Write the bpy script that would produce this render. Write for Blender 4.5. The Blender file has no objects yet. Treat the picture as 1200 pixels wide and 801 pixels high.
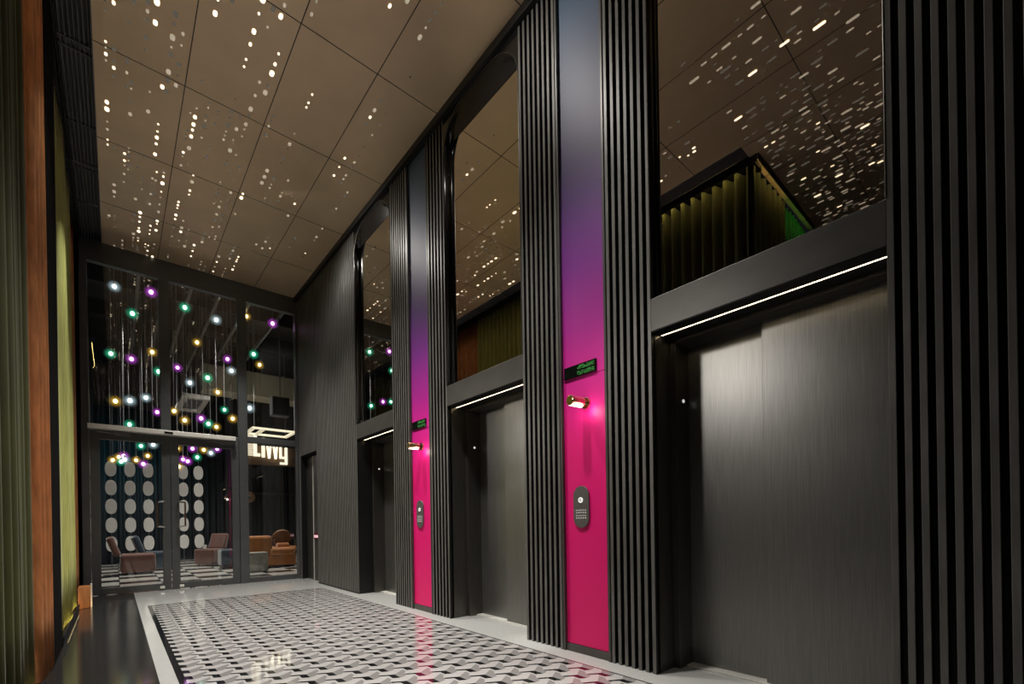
import bpy, bmesh, math, random
from mathutils import Matrix, Vector
PI = math.pi
S = bpy.context.scene
C = S.collection
random.seed(11)

# ------------------------------------------------------------------ camera, world, light, exposure
YAW, ROLL = 0.714635753, 0.0156129
F = Vector((math.sin(YAW), math.cos(YAW), 0)); R0 = Vector((math.cos(YAW), -math.sin(YAW), 0)); D0 = F.cross(R0)
RX = R0 * math.cos(ROLL) + D0 * math.sin(ROLL); DY = -R0 * math.sin(ROLL) + D0 * math.cos(ROLL)
cam = bpy.data.cameras.new('camera'); cam_o = bpy.data.objects.new('camera', cam); C.objects.link(cam_o)
cam.sensor_width = 36; cam.lens = 536.24 / 1200 * 36; cam.shift_y = (610.776 - 400.5) / 1200
cam.clip_start = 0.02; cam.clip_end = 100
m3 = Matrix((RX, -DY, -F)).transposed().to_4x4(); m3.translation = Vector((0, 0, 1.0)); cam_o.matrix_world = m3
S.camera = cam_o

W = bpy.data.worlds.new('world'); S.world = W; W.use_nodes = True
W.node_tree.nodes['Background'].inputs[0].default_value = (0.5, 0.55, 0.7, 1)
W.node_tree.nodes['Background'].inputs[1].default_value = 0.01
S.view_settings.view_transform = 'Standard'; S.view_settings.look = 'None'
S.view_settings.exposure = 0.0; S.view_settings.gamma = 1.0; S.view_settings.use_curve_mapping = False
try:
    S.cycles.max_bounces = 10; S.cycles.glossy_bounces = 6; S.cycles.transparent_max_bounces = 16
    S.cycles.caustics_reflective = False; S.cycles.caustics_refractive = False
    S.cycles.sample_clamp_indirect = 4.0; S.cycles.use_light_tree = True
    S.cycles.use_denoising = True
except Exception: pass

def lamp(name, kind, loc, energy, color=(1, 1, 1), target=None, **kw):
    l = bpy.data.lights.new(name, kind); l.energy = energy; l.color = color
    for k, v in kw.items(): setattr(l, k, v)
    o = bpy.data.objects.new(name, l); C.objects.link(o); o.location = loc
    d = (Vector(target) - Vector(loc)) if target else Vector((0, 0, -1))
    o.rotation_euler = d.to_track_quat('-Z', 'Y').to_euler()
    return o
WARM = (1.0, 0.86, 0.68)
# spots added at ceiling height to light the lobby
for y, e in ((0.9, 40), (2.3, 430), (3.7, 470), (5.1, 480), (6.5, 480), (7.9, 480)):
    lamp('lobby_fill_spot', 'SPOT', (1.35, y, 5.2), e, (1, 0.96, 0.90), (1.45, y, 0), spot_size=1.4, spot_blend=0.8, shadow_soft_size=0.12)
lamp('lobby_fill_spot', 'SPOT', (1.0, 1.5, 5.2), 480, (1, 0.96, 0.90), (1.0, 1.5, 0), spot_size=.62, spot_blend=0.6, shadow_soft_size=0.12)  # added spot, its bounce off the floor brightens the near ceiling
# spots added in front of the pillars to brighten their upper faces
for y, e in ((2.9, 55), (6.3, 60)):
    lamp('pillar_fill_spot', 'SPOT', (1.6, y, 5.22), e, (1, 0.96, 0.90), (2.6, y - .3, 3.0), spot_size=2.6, spot_blend=0.7, shadow_soft_size=0.03)
for y, e in ((4.6, 60), (6.4, 240)):
    lamp('curtain_fill_spot', 'SPOT', (0.6, y, 5.2), e, (1, 0.97, 0.88), (-0.4, y + .2, 1.8), spot_size=.9, spot_blend=0.8, shadow_soft_size=0.02)  # added spots that brighten the copper and lime curtains
lamp('pillar_accent', 'SPOT', (1.2, 2.0, 5.2), 420, (1, 0.97, 0.92), (2.6, 2.74, 0.12), spot_size=.13, spot_blend=1.0, shadow_soft_size=0.03)
# added spots without fittings, for a soft bright patch on the lift doors
for p, q, e in (((-0.28, 2.7, 2.95), (3.0, 1.3, 1.6), 95), ((-0.28, 5.3, 2.6), (3.0, 3.4, 1.4), 110)):
    lamp('door_fill_spot', 'SPOT', p, e, (1, 0.95, 0.88), q, spot_size=0.62, spot_blend=1.0, shadow_soft_size=0.12)
# lounge beyond the glass: downward and upward fill spots added
for x, y in ((0.2, 11.4), (1.9, 11.6), (0.6, 14.4), (3.2, 13.2)):
    lamp('lounge_fill_spot', 'SPOT', (x, y, 5.2), 420, (1, 0.9, 0.78), (x, y, 0), spot_size=1.7, spot_blend=0.8, shadow_soft_size=0.06)
lamp('lounge_teal_light', 'SPOT', (0.2, 14.9, 2.9), 45, (0.1, 0.7, 0.8), (0.0, 16.9, 2.2), spot_size=2.2, spot_blend=1.0, shadow_soft_size=0.2)
lamp('lounge_fill_up', 'SPOT', (3.2, 11.0, 2.6), 25, WARM, (2.6, 12.6, 4.6), spot_size=1.6, spot_blend=0.8, shadow_soft_size=0.1)

# ------------------------------------------------------------------ materials
def mat(name, base, rough=0.5, metal=0.0, emit=None, estr=0.0, spec=0.5, coat=0.0, sheen=0.0):
    m = bpy.data.materials.new(name); m.use_nodes = True
    b = m.node_tree.nodes['Principled BSDF']
    b.inputs['Base Color'].default_value = (*base, 1); b.inputs['Roughness'].default_value = rough
    b.inputs['Metallic'].default_value = metal; b.inputs['Specular IOR Level'].default_value = spec
    b.inputs['Coat Weight'].default_value = coat; b.inputs['Coat Roughness'].default_value = 0.05
    b.inputs['Sheen Weight'].default_value = sheen
    if emit:
        b.inputs['Emission Color'].default_value = (*emit, 1); b.inputs['Emission Strength'].default_value = estr
    return m
def noisy(m, scale=(1, 1, 1), amount=0.25, bump=0.0, nscale=8.0, detail=4.0):
    """mottles the base colour and optionally bumps it, with stretched object-space noise"""
    nt = m.node_tree; b = nt.nodes['Principled BSDF']
    tc = nt.nodes.new('ShaderNodeTexCoord'); mp = nt.nodes.new('ShaderNodeMapping'); mp.inputs['Scale'].default_value = scale
    nz = nt.nodes.new('ShaderNodeTexNoise'); nz.inputs['Scale'].default_value = nscale; nz.inputs['Detail'].default_value = detail
    nt.links.new(tc.outputs['Object'], mp.inputs[0]); nt.links.new(mp.outputs[0], nz.inputs['Vector'])
    base = b.inputs['Base Color'].default_value[:3]
    rp = nt.nodes.new('ShaderNodeValToRGB'); rp.color_ramp.elements[0].position = 0.3; rp.color_ramp.elements[1].position = 0.7
    rp.color_ramp.elements[0].color = (*[c * (1 - amount) for c in base], 1)
    rp.color_ramp.elements[1].color = (*[min(1, c * (1 + amount)) for c in base], 1)
    nt.links.new(nz.outputs[0], rp.inputs[0]); nt.links.new(rp.outputs[0], b.inputs['Base Color'])
    if bump:
        bp = nt.nodes.new('ShaderNodeBump'); bp.inputs['Strength'].default_value = bump; bp.inputs['Distance'].default_value = 0.01
        nt.links.new(nz.outputs[0], bp.inputs['Height']); nt.links.new(bp.outputs[0], b.inputs['Normal'])
    return m
def glass_mat(name, tint=(1, 1, 1), gain=1.0):
    m = bpy.data.materials.new(name); m.use_nodes = True; nt = m.node_tree; nt.nodes.clear()
    out = nt.nodes.new('ShaderNodeOutputMaterial'); mix = nt.nodes.new('ShaderNodeMixShader')
    tr = nt.nodes.new('ShaderNodeBsdfTransparent'); tr.inputs[0].default_value = (*tint, 1)
    gl = nt.nodes.new('ShaderNodeBsdfGlossy'); gl.inputs['Roughness'].default_value = 0.0
    fr = nt.nodes.new('ShaderNodeFresnel'); fr.inputs[0].default_value = 1.5
    mu = nt.nodes.new('ShaderNodeMath'); mu.operation = 'MULTIPLY'; mu.inputs[1].default_value = gain; mu.use_clamp = True
    nt.links.new(fr.outputs[0], mu.inputs[0]); nt.links.new(mu.outputs[0], mix.inputs[0])
    nt.links.new(tr.outputs[0], mix.inputs[1]); nt.links.new(gl.outputs[0], mix.inputs[2]); nt.links.new(mix.outputs[0], out.inputs[0])
    return m
def halo_mat(name, col, strength, r):
    """halo round a bulb, imitated by a volume glow that thins out from its centre"""
    m = bpy.data.materials.new(name); m.use_nodes = True; nt = m.node_tree; nt.nodes.clear()
    out = nt.nodes.new('ShaderNodeOutputMaterial'); em = nt.nodes.new('ShaderNodeEmission'); em.inputs[0].default_value = (*col, 1)
    tc = nt.nodes.new('ShaderNodeTexCoord'); ln = nt.nodes.new('ShaderNodeVectorMath'); ln.operation = 'LENGTH'
    mr = nt.nodes.new('ShaderNodeMapRange'); mr.inputs[1].default_value = 0; mr.inputs[2].default_value = r; mr.inputs[3].default_value = 1; mr.inputs[4].default_value = 0
    pw = nt.nodes.new('ShaderNodeMath'); pw.operation = 'POWER'; pw.inputs[1].default_value = 2.6
    mu = nt.nodes.new('ShaderNodeMath'); mu.operation = 'MULTIPLY'; mu.inputs[1].default_value = strength
    nt.links.new(tc.outputs['Object'], ln.inputs[0]); nt.links.new(ln.outputs['Value'], mr.inputs[0]); nt.links.new(mr.outputs[0], pw.inputs[0])
    nt.links.new(pw.outputs[0], mu.inputs[0]); nt.links.new(mu.outputs[0], em.inputs[1]); nt.links.new(em.outputs[0], out.inputs['Volume'])
    m.cycles.volume_step_rate = 0.5
    return m

M = {}
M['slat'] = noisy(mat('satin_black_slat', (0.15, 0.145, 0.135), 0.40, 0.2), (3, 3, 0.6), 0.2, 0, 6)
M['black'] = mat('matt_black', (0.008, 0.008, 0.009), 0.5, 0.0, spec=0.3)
M['blackgloss'] = mat('gloss_black_lacquer', (0.012, 0.011, 0.011), 0.18, 0.0)
M['jamb'] = noisy(mat('dark_brushed_steel', (0.10, 0.094, 0.085), 0.33, 0.7), (40, 40, 0.6), 0.25, 0.03, 6)
M['leaf'] = noisy(mat('brushed_grey_steel', (0.24, 0.235, 0.225), 0.36, 0.85), (60, 60, 0.8), 0.16, 0.04, 6)
M['header'] = noisy(mat('dark_grey_metal', (0.10, 0.095, 0.088), 0.4, 0.5), (2, 1, 2), 0.1, 0, 4)
M['mirror'] = mat('dark_mirror', (0.80, 0.78, 0.75), 0.015, 1.0)
M['white'] = noisy(mat('polished_white_stone', (0.55, 0.55, 0.53), 0.07, 0.0, coat=0.3), (1, 1, 1), 0.04, 0, 30)
M['tlight'] = mat('light_grey_tile', (0.52, 0.505, 0.49), 0.06, 0.0, coat=0.4)
M['tmid'] = mat('mid_grey_tile', (0.28, 0.27, 0.262), 0.06, 0.0, coat=0.4)
M['tdark'] = mat('black_tile', (0.012, 0.012, 0.013), 0.06, 0.0, coat=0.4)
M['strip'] = mat('dark_polished_floor', (0.022, 0.021, 0.020), 0.12, 0.0)
M['ceil'] = noisy(mat('bronze_metal_ceiling', (0.80, 0.60, 0.40), 0.45, 0.5), (1, 1, 1), 0.06, 0, 2)
M['seam'] = mat('ceiling_seam', (0.04, 0.03, 0.02), 0.6)
M['hole_hi'] = mat('lit_perforation', (1, 0.9, 0.75), 0.5, emit=(1, 0.82, 0.58), estr=2.2)
M['hole_mid'] = mat('dim_perforation', (1, 0.9, 0.75), 0.5, emit=(1, 0.84, 0.64), estr=0.30)
M['hole_lo'] = mat('faint_perforation', (0.02, 0.017, 0.014), 0.6, emit=(1, 0.86, 0.68), estr=0.09)  # dark slots given a faint emission to look lighter
M['led'] = mat('warm_led', (1, 0.9, 0.7), 0.5, emit=(1, 0.78, 0.46), estr=7)
M['brass'] = mat('polished_brass', (0.75, 0.55, 0.28), 0.2, 1.0)
M['copper'] = noisy(mat('copper_fabric', (0.60, 0.25, 0.09), 0.38, 0.55), (4, 4, 1), 0.25, 0, 6)
M['lime'] = noisy(mat('lime_velvet', (0.38, 0.39, 0.085), 0.75, 0, sheen=0.15), (4, 4, 0.5), 0.2, 0, 6)
M['olive'] = noisy(mat('olive_velvet', (0.055, 0.060, 0.009), 0.8, 0, sheen=0.1), (4, 4, 0.5), 0.25, 0, 6)
M['green'] = noisy(mat('emerald_beads', (0.02, 0.30, 0.06), 0.3, 0.2), (8, 8, 8), 0.6, 0.3, 8)
M['frame'] = noisy(mat('charcoal_aluminium', (0.11, 0.115, 0.118), 0.4, 0.5), (1, 1, 1), 0.08, 0, 6)
M['silver'] = mat('satin_aluminium', (0.82, 0.80, 0.74), 0.4, 0.25)
M['steel'] = mat('polished_steel', (0.5, 0.5, 0.5), 0.2, 1.0)
M['glass'] = glass_mat('clear_glass', (0.93, 0.96, 0.97), 2.4)
M['display'] = mat('black_display', (0.006, 0.008, 0.006), 0.12)
M['dgreen'] = mat('green_display_dot', (0.02, 0.12, 0.03), 0.5, emit=(0.12, 0.75, 0.12), estr=0.28)
M['plate'] = noisy(mat('grey_button_plate', (0.21, 0.20, 0.20), 0.4, 0.6), (1, 1, 1), 0.1, 0, 40)
M['mark'] = mat('pale_marking', (0.7, 0.68, 0.66), 0.5, emit=(1, 0.95, 0.9), estr=0.15)
M['bulbw'] = mat('white_button_light', (0.9, 0.9, 0.88), 0.4, emit=(1, 0.97, 0.92), estr=0.6)
M['redbox'] = mat('dark_red_surround', (0.10, 0.006, 0.012), 0.4)
M['pinkglow'] = mat('pink_lit_panel', (0.9, 0.6, 0.65), 0.5, emit=(1, 0.55, 0.62), estr=0.55)
M['lwall'] = noisy(mat('dark_lounge_drape', (0.03, 0.034, 0.042), 0.6), (6, 6, 0.3), 0.4, 0, 4)
M['lceil'] = mat('dark_lounge_ceiling', (0.012, 0.012, 0.014), 0.6)
M['duct'] = noisy(mat('cream_duct', (0.46, 0.43, 0.34), 0.6), (1, 1, 1), 0.1, 0, 3)
M['rail'] = mat('grey_tray_rail', (0.16, 0.16, 0.17), 0.5, 0.3)
M['fwhite'] = mat('white_tile', (0.72, 0.70, 0.66), 0.12)
M['fblack'] = mat('black_floor_tile', (0.014, 0.014, 0.016), 0.12)
M['disc'] = noisy(mat('pale_woven_disc', (0.85, 0.84, 0.82), 0.7), (1, 1, 1), 0.12, 0, 60)
M['brown'] = noisy(mat('russet_velvet', (0.12, 0.045, 0.032), 0.75, sheen=0.5), (1, 1, 1), 0.15, 0, 12)
M['blue'] = noisy(mat('navy_velvet', (0.013, 0.033, 0.06), 0.75, sheen=0.5), (1, 1, 1), 0.15, 0, 12)
M['orange'] = noisy(mat('tan_velvet', (0.42, 0.15, 0.03), 0.7, sheen=0.5), (1, 1, 1), 0.15, 0, 12)
M['table'] = noisy(mat('grey_stone', (0.40, 0.38, 0.34), 0.5), (1, 1, 1), 0.2, 0, 14)
M['sign'] = mat('sign_letter', (1, 0.95, 0.85), 0.5, emit=(1, 0.9, 0.68), estr=1.35)
M['signdim'] = mat('sign_small_block', (1, 0.9, 0.75), 0.5, emit=(1, 0.84, 0.60), estr=1.1)
M['signback'] = noisy(mat('brown_fascia', (0.17, 0.10, 0.06), 0.6), (1, 1, 1), 0.1, 0, 5)
M['wood'] = noisy(mat('warm_wood_disc', (0.42, 0.24, 0.13), 0.5), (1, 6, 6), 0.2, 0, 6)
M['darkwood'] = noisy(mat('cane_back', (0.17, 0.085, 0.035), 0.6), (1, 6, 6), 0.2, 0, 6)
M['plaster'] = mat('dark_wall', (0.02, 0.02, 0.021), 0.7)
M['cord'] = mat('thin_grey_cord', (0.25, 0.25, 0.27), 0.5)
M['tray_lit'] = mat('lit_tray_light', (1, 0.9, 0.7), 0.5, emit=(1, 0.85, 0.6), estr=0.7)
nt = M['signdim'].node_tree; wv = nt.nodes.new('ShaderNodeTexWave'); wv.bands_direction = 'Z'; wv.inputs['Scale'].default_value = 5; wv.inputs['Distortion'].default_value = 1.5; wv.inputs['Detail Scale'].default_value = 9
tc = nt.nodes.new('ShaderNodeTexCoord'); rp = nt.nodes.new('ShaderNodeValToRGB'); rp.color_ramp.elements[0].position = .15; rp.color_ramp.elements[1].position = .35; rp.color_ramp.elements[0].color = (.25, .18, .1, 1); rp.color_ramp.elements[1].color = (1, .84, .6, 1)
nt.links.new(tc.outputs['Object'], wv.inputs[0]); nt.links.new(wv.outputs[0], rp.inputs[0]); nt.links.new(rp.outputs[0], nt.nodes['Principled BSDF'].inputs['Emission Color'])
BULB = {}
for n, c in (('white', (0.75, 0.95, 1.0)), ('magenta', (0.85, 0.10, 1.0)), ('green', (0.05, 0.85, 0.42)), ('amber', (1.0, 0.55, 0.06))):
    core = tuple(0.45 + 0.55 * v for v in c) if n != 'amber' else (1.0, 0.75, 0.3)
    BULB[n] = (mat(n + '_bulb_core', c, 0.5, emit=core, estr=6.0), halo_mat(n + '_halo_glow', c, 17.0, 0.125))

# gradient painted panel: blue-grey at the top through violet to hot pink
def panel_mat():
    m = mat('painted_gradient_panel', (0.8, 0.02, 0.2), 0.5, 0.0)
    nt = m.node_tree; b = nt.nodes['Principled BSDF']
    tc = nt.nodes.new('ShaderNodeTexCoord'); sx = nt.nodes.new('ShaderNodeSeparateXYZ')
    dv = nt.nodes.new('ShaderNodeMath'); dv.operation = 'DIVIDE'; dv.inputs[1].default_value = 5.2
    rp = nt.nodes.new('ShaderNodeValToRGB'); e = rp.color_ramp.elements
    stops = [(0.0, (0.86, 0.002, 0.16)), (0.30, (0.86, 0.004, 0.20)), (0.40, (0.74, 0.012, 0.31)), (0.47, (0.42, 0.015, 0.28)),
             (0.56, (0.20, 0.022, 0.25)), (0.66, (0.10, 0.035, 0.19)), (0.78, (0.075, 0.075, 0.165)), (1.0, (0.075, 0.135, 0.195))]
    e[0].position, e[0].color = stops[0][0], (*stops[0][1], 1); e[1].position, e[1].color = stops[-1][0], (*stops[-1][1], 1)
    for p, c in stops[1:-1]:
        k = e.new(p); k.color = (*c, 1)
    nt.links.new(tc.outputs['Object'], sx.inputs[0]); nt.links.new(sx.outputs['Z'], dv.inputs[0])
    nt.links.new(dv.outputs[0], rp.inputs[0]); nt.links.new(rp.outputs[0], b.inputs['Base Color'])
    return m
M['panel'] = panel_mat()

# ------------------------------------------------------------------ mesh helpers
def box(bm, x0, x1, y0, y1, z0, z1, mi=0):
    v = [bm.verts.new(p) for p in ((x0, y0, z0), (x1, y0, z0), (x1, y1, z0), (x0, y1, z0), (x0, y0, z1), (x1, y0, z1), (x1, y1, z1), (x0, y1, z1))]
    for f in ((0, 3, 2, 1), (4, 5, 6, 7), (0, 1, 5, 4), (1, 2, 6, 5), (2, 3, 7, 6), (3, 0, 4, 7)):
        bm.faces.new([v[i] for i in f]).material_index = mi
def prism(bm, pts, d, mi=0):
    """closed polygon pts (3D, planar) extruded by vector d"""
    d = Vector(d); a = [bm.verts.new(p) for p in pts]; b = [bm.verts.new(Vector(p) + d) for p in pts]; n = len(pts)
    fs = [bm.faces.new(a), bm.faces.new(list(reversed(b)))]
    for i in range(n): fs.append(bm.faces.new((a[i], b[i], b[(i + 1) % n], a[(i + 1) % n])))
    for f in fs: f.material_index = mi
def tube(bm, p0, p1, r, seg=12, r1=None):
    p0, p1 = Vector(p0), Vector(p1); d = (p1 - p0); q = d.to_track_quat('Z', 'Y').to_matrix(); r1 = r if r1 is None else r1
    A = [bm.verts.new(p0 + q @ Vector((r * math.cos(2 * PI * i / seg), r * math.sin(2 * PI * i / seg), 0))) for i in range(seg)]
    B = [bm.verts.new(p1 + q @ Vector((r1 * math.cos(2 * PI * i / seg), r1 * math.sin(2 * PI * i / seg), 0))) for i in range(seg)]
    for i in range(seg): bm.faces.new((A[i], A[(i + 1) % seg], B[(i + 1) % seg], B[i]))
    bm.faces.new(list(reversed(A))); bm.faces.new(B)
def sphere(bm, c, r, u=14, v=9, sz=1.0):
    bmesh.ops.create_uvsphere(bm, u_segments=u, v_segments=v, radius=r, matrix=Matrix.Translation(c) @ Matrix.Diagonal((1, 1, sz, 1)))
def obj(name, bm, m, parent=None, smooth=False, bevel=0.0, seg=2):
    bmesh.ops.recalc_face_normals(bm, faces=bm.faces[:])
    me = bpy.data.meshes.new(name); bm.to_mesh(me); bm.free()
    for k in (m if isinstance(m, (list, tuple)) else [m]): me.materials.append(k)
    if smooth:
        for p in me.polygons: p.use_smooth = True
    o = bpy.data.objects.new(name, me); C.objects.link(o)
    if parent: o.parent = parent
    if bevel:
        b = o.modifiers.new('bevel', 'BEVEL'); b.width = bevel; b.segments = seg; b.limit_method = 'ANGLE'
    return o
def boxes(name, lst, m, parent=None, bevel=0.0, off=(0, 0, 0)):
    bm = bmesh.new()
    for b in lst: box(bm, b[0] - off[0], b[1] - off[0], b[2] - off[1], b[3] - off[1], b[4] - off[2], b[5] - off[2])
    return obj(name, bm, m, parent, bevel=bevel)
def tag(o, label, cat, group=None, kind=None):
    o['label'] = label; o['category'] = cat
    if group: o['group'] = group
    if kind: o['kind'] = kind
    return o
def thing(name, label, cat, loc=(0, 0, 0), group=None):
    o = bpy.data.objects.new(name, None); o.empty_display_size = 0.1; C.objects.link(o); o.location = loc
    return tag(o, label, cat, group)
def struct(o, label, cat):
    return tag(o, label, cat, kind='structure')

H = 5.25          # ceiling height
XW = 2.62         # face of the lift wall
YG = 9.12         # glass wall
# ------------------------------------------------------------------ floor
bm = bmesh.new()
box(bm, -4.0, 0.205, -3.0, YG + 0.04, -0.1, 0.0, 0)
box(bm, 0.205, 3.2, -3.0, YG + 0.04, -0.1, 0.0, 1)
fl = struct(obj('floor', bm, [M['strip'], M['white']]), 'polished lobby floor with dark strip on the left and white stone border', 'floor')
# tumbling pattern inlay
def clip(poly, x0, x1, y0, y1):
    for ax, lim, sg in ((0, x0, 1), (0, x1, -1), (1, y0, 1), (1, y1, -1)):
        out = []
        for i in range(len(poly)):
            a, b = poly[i], poly[(i + 1) % len(poly)]
            da, db = (a[ax] - lim) * sg, (b[ax] - lim) * sg
            if da >= 0: out.append(a)
            if (da >= 0) != (db >= 0):
                t = da / (da - db); out.append((a[0] + t * (b[0] - a[0]), a[1] + t * (b[1] - a[1])))
        poly = out
        if len(poly) < 3: return []
    return poly
bm = bmesh.new(); L = 0.1665; ax_, ay_ = 0.1442, L / 2; s_ = 0.1; ZT = 0.0016
# a pale ground carries grey and black chevrons, one of each per lattice point
BLACK = ((-.090, .051), (0, 0), (0, -.083), (-.042, -.060), (-.042, -.002), (-.088, .027))
GREY = ((0, 0), (.087, .056), (.087, .012), (.056, -.030), (.053, -.055), (.042, -.074), (0, -.083))
def tri_fan(poly):
    from mathutils.geometry import tessellate_polygon
    return [[poly[k] for k in t] for t in tessellate_polygon([[Vector((p[0], p[1], 0)) for p in poly]])]
X0, X1, Y0, Y1 = 0.338, 2.445, -2.2, 7.43
bm.faces.new([bm.verts.new(p) for p in ((X0, Y0, .0012), (X1, Y0, .0012), (X1, Y1, .0012), (X0, Y1, .0012))]).material_index = 0
SHAPES = [(t, 1, .0015) for t in tri_fan(GREY)] + [(t, 2, .0018) for t in tri_fan(BLACK)]
for i in range(-14, 8):
    for j in range(-50, 50):
        cx, cy = 1.962 + i * ax_, 2.307 + j * L + (i % 2) * ay_
        if not (X0 - .2 < cx < X1 + .2 and Y0 - .2 < cy < Y1 + .2): continue
        for t, mi, zz in SHAPES:
            q = clip([(p[0] + cx, p[1] + cy) for p in t], X0, X1, Y0, Y1)
            if len(q) >= 3:
                try: bm.faces.new([bm.verts.new((p[0], p[1], zz)) for p in q]).material_index = mi
                except ValueError: pass
for b in ((0.298, X0, Y0, Y1 + .018), (X1, X1 + .012, Y0, Y1 + .018), (X0, X1, Y1, Y1 + .018)):
    bm.faces.new([bm.verts.new(p) for p in ((b[0], b[2], ZT), (b[1], b[2], ZT), (b[1], b[3], ZT), (b[0], b[3], ZT))]).material_index = 2
bmesh.ops.remove_doubles(bm, verts=bm.verts[:], dist=1e-5)
ti = obj('tile_inlay', bm, [M['tlight'], M['tmid'], M['tdark']], fl)
for p in ti.data.polygons:
    if p.normal.z < 0: p.flip()
struct(obj('floor_lounge', (lambda b: (box(b, -2.5, 5.6, YG + 0.05, 17.2, -0.1, 0.0), b)[1])(bmesh.new()), M['fblack']), 'black tiled lounge floor laid with white bars beyond the glass', 'floor')
bm = bmesh.new()
for c in range(-4, 9):
    xa = 0.05 + c * 0.58
    y = 9.35 + (0.0 if c % 2 else 0.55)
    while y < 17:
        box(bm, xa + .005, xa + .575, y, min(y + 0.66, 17.1), 0.0, 0.004); y += 1.10
obj('white_tiles', bm, M['fwhite'], bpy.data.objects['floor_lounge'])

# ------------------------------------------------------------------ ceiling with lit perforations
bm = bmesh.new()
box(bm, -0.10, 2.60, 2.2, 9.27, H, H + 0.04); box(bm, -4.0, 2.60, -3.0, 2.2, H, H + 0.04)
ce = struct(obj('ceiling', bm, M['ceil']), 'bronze metal panel ceiling pierced by many small lit slots', 'ceiling')
bm = bmesh.new()
xs = [0.56 + 0.683 * k for k in range(-6, 4) if not (0.56 + 0.683 * k > 2.58)]; ys = [4.06 + 1.302 * k for k in range(-5, 5)]
for x in xs:
    y0 = -3.0 if x < 2.6 else 0
    y1 = 9.27 if x > -0.1 else 2.2
    box(bm, x - .004, x + .004, y0, y1, H - .0016, H + .001)
for y in ys:
    if y > 9.2: continue
    box(bm, -0.1 if y > 2.2 else -4.0, 2.6, y - .004, y + .004, H - .0016, H + .001)
obj('panel_seams', bm, M['seam'], ce)
bm = bmesh.new()
def slot(x, y, w, l, mi):
    n = 4; pts = []; r = w / 2
    for k in range(n + 1): pts.append((x + r * math.cos(PI * k / n), y + (l / 2 - r) + r * math.sin(PI * k / n)))
    for k in range(n + 1): pts.append((x + r * math.cos(PI + PI * k / n), y - (l / 2 - r) + r * math.sin(PI + PI * k / n)))
    f = bm.faces.new([bm.verts.new((px, py, H - .002)) for px, py in pts]); f.material_index = mi
    if f.normal.z > 0: f.normal_flip()
random.seed(5)
SZ = [(0.016, 0.026), (0.022, 0.040), (0.030, 0.056), (0.036, 0.068)]
LS = WS = 1.0
def holes(xa, xb, ya, yb, ncol, fill, pb=.3):
    for c in range(ncol):
        x = xa + (c + .5 + random.uniform(-.3, .3)) * (xb - xa) / ncol
        y = ya + random.uniform(0, .3); run = 0; bright = False
        while y < yb:
            if run <= 0:
                run = random.randint(1, 7); bright = random.random() < pb
                y += random.expovariate(1.0) * fill
            w, l = random.choices(SZ, (4, 4, 2.4, 1.0))[0]
            l *= LS; w *= WS; r = random.random()
            mi = (0 if r < .75 else 1) if bright else (1 if r < .45 else 2 if r < .97 else 0)
            if y + l < yb: slot(x, y + l / 2, w, l, mi)
            y += l + random.choice((0.04, 0.06, 0.09, 0.14)); run -= 1
holes(-0.05, 0.545, 2.3, 9.2, 9, 0.55, .36)
holes(0.58, 1.225, 2.3, 9.2, 8, 0.75)
holes(1.26, 1.90, 2.3, 9.2, 6, 1.3, .25)
holes(1.96, 2.5, 2.3, 9.2, 4, 2.8, .2)
LS, WS = 1.45, .78
holes(-3.9, -0.15, -2.8, 2.1, 62, 0.36, .05)
holes(-0.12, 1.2, -2.8, 2.2, 17, 0.5, .05)
holes(1.26, 2.5, -2.8, 2.2, 7, 1.5, .05)
pf = obj('lit_perforations', bm, [M['hole_hi'], M['hole_mid'], M['hole_lo']], ce); pf['kind'] = 'stuff'
# cornices and the dark slot over the curtains
struct(boxes('trim_1', [(2.575, 2.72, -3, 9.27, H - .075, H + .04)], M['black'], bevel=.004), 'black shadow trim where ceiling meets the slatted lift wall', 'trim')
struct(boxes('trim_2', [(-0.36, 2.62, YG + .0, YG + .22, H - .09, H + .02), (-.36, 2.62, YG - .03, YG + .1, 5.06, H - .09)], M['frame'], bevel=.008), 'charcoal cornice along the top of the glass wall', 'trim')
bm = bmesh.new(); box(bm, -0.62, -0.10, 2.2, YG, H + .12, H + .16)
for k in range(8): box(bm, -0.345 + k * .031, -0.337 + k * .031, 2.2, YG, H + .03, H + .12)
for y in (4.6, 5.5, 5.6, 6.6, 7.3, 7.4, 8.2): box(bm, -0.35, -0.10, y, y + .012, H + .02, H + .05)
box(bm, -0.108, -0.098, 2.2, YG, H - .012, H + .12)
struct(obj('trim_3', bm, M['rail']), 'dark slatted slot running above the curtains beside the ceiling', 'trim')

# ------------------------------------------------------------------ room shell
struct(boxes('wall_right', [(3.06, 3.2, -3.0, 9.2, 0, H + .05)], M['plaster']), 'black structural wall behind the lifts', 'wall')
struct(boxes('wall_left', [(-0.72, -0.62, 2.36, 9.2, 0, H + .2), (-4.0, -0.62, 2.36, 2.46, 0, H + .2)], M['black']), 'black wall behind the curtains', 'wall')
struct(boxes('wall_rear', [(-4.0, 3.2, -3.1, -3.0, 0, H + .1)], M['plaster']), 'dark wall behind the viewer', 'wall')
struct(boxes('wall_far', [(-2.5, 5.6, 17.2, 17.3, 0, 6.3)], M['lwall']), 'dark draped far wall of the lounge', 'wall')
struct(boxes('wall_bulkhead', [(2.6, 5.6, 15.6, 15.7, 2.85, 6.3)], M['lceil']), 'black bulkhead carrying the sign fascia', 'wall')
struct(boxes('wall_side', [(-4.1, -4.0, -3.0, 2.4, 0, H + .1)], M['plaster']), 'dark wall at the far side of the rear lobby', 'wall')
struct(boxes('wall_lounge', [(-2.6, -2.5, YG + .1, 17.2, 0, 6.3)], M['lwall']), 'dark wall at the left of the lounge', 'wall')
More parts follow.
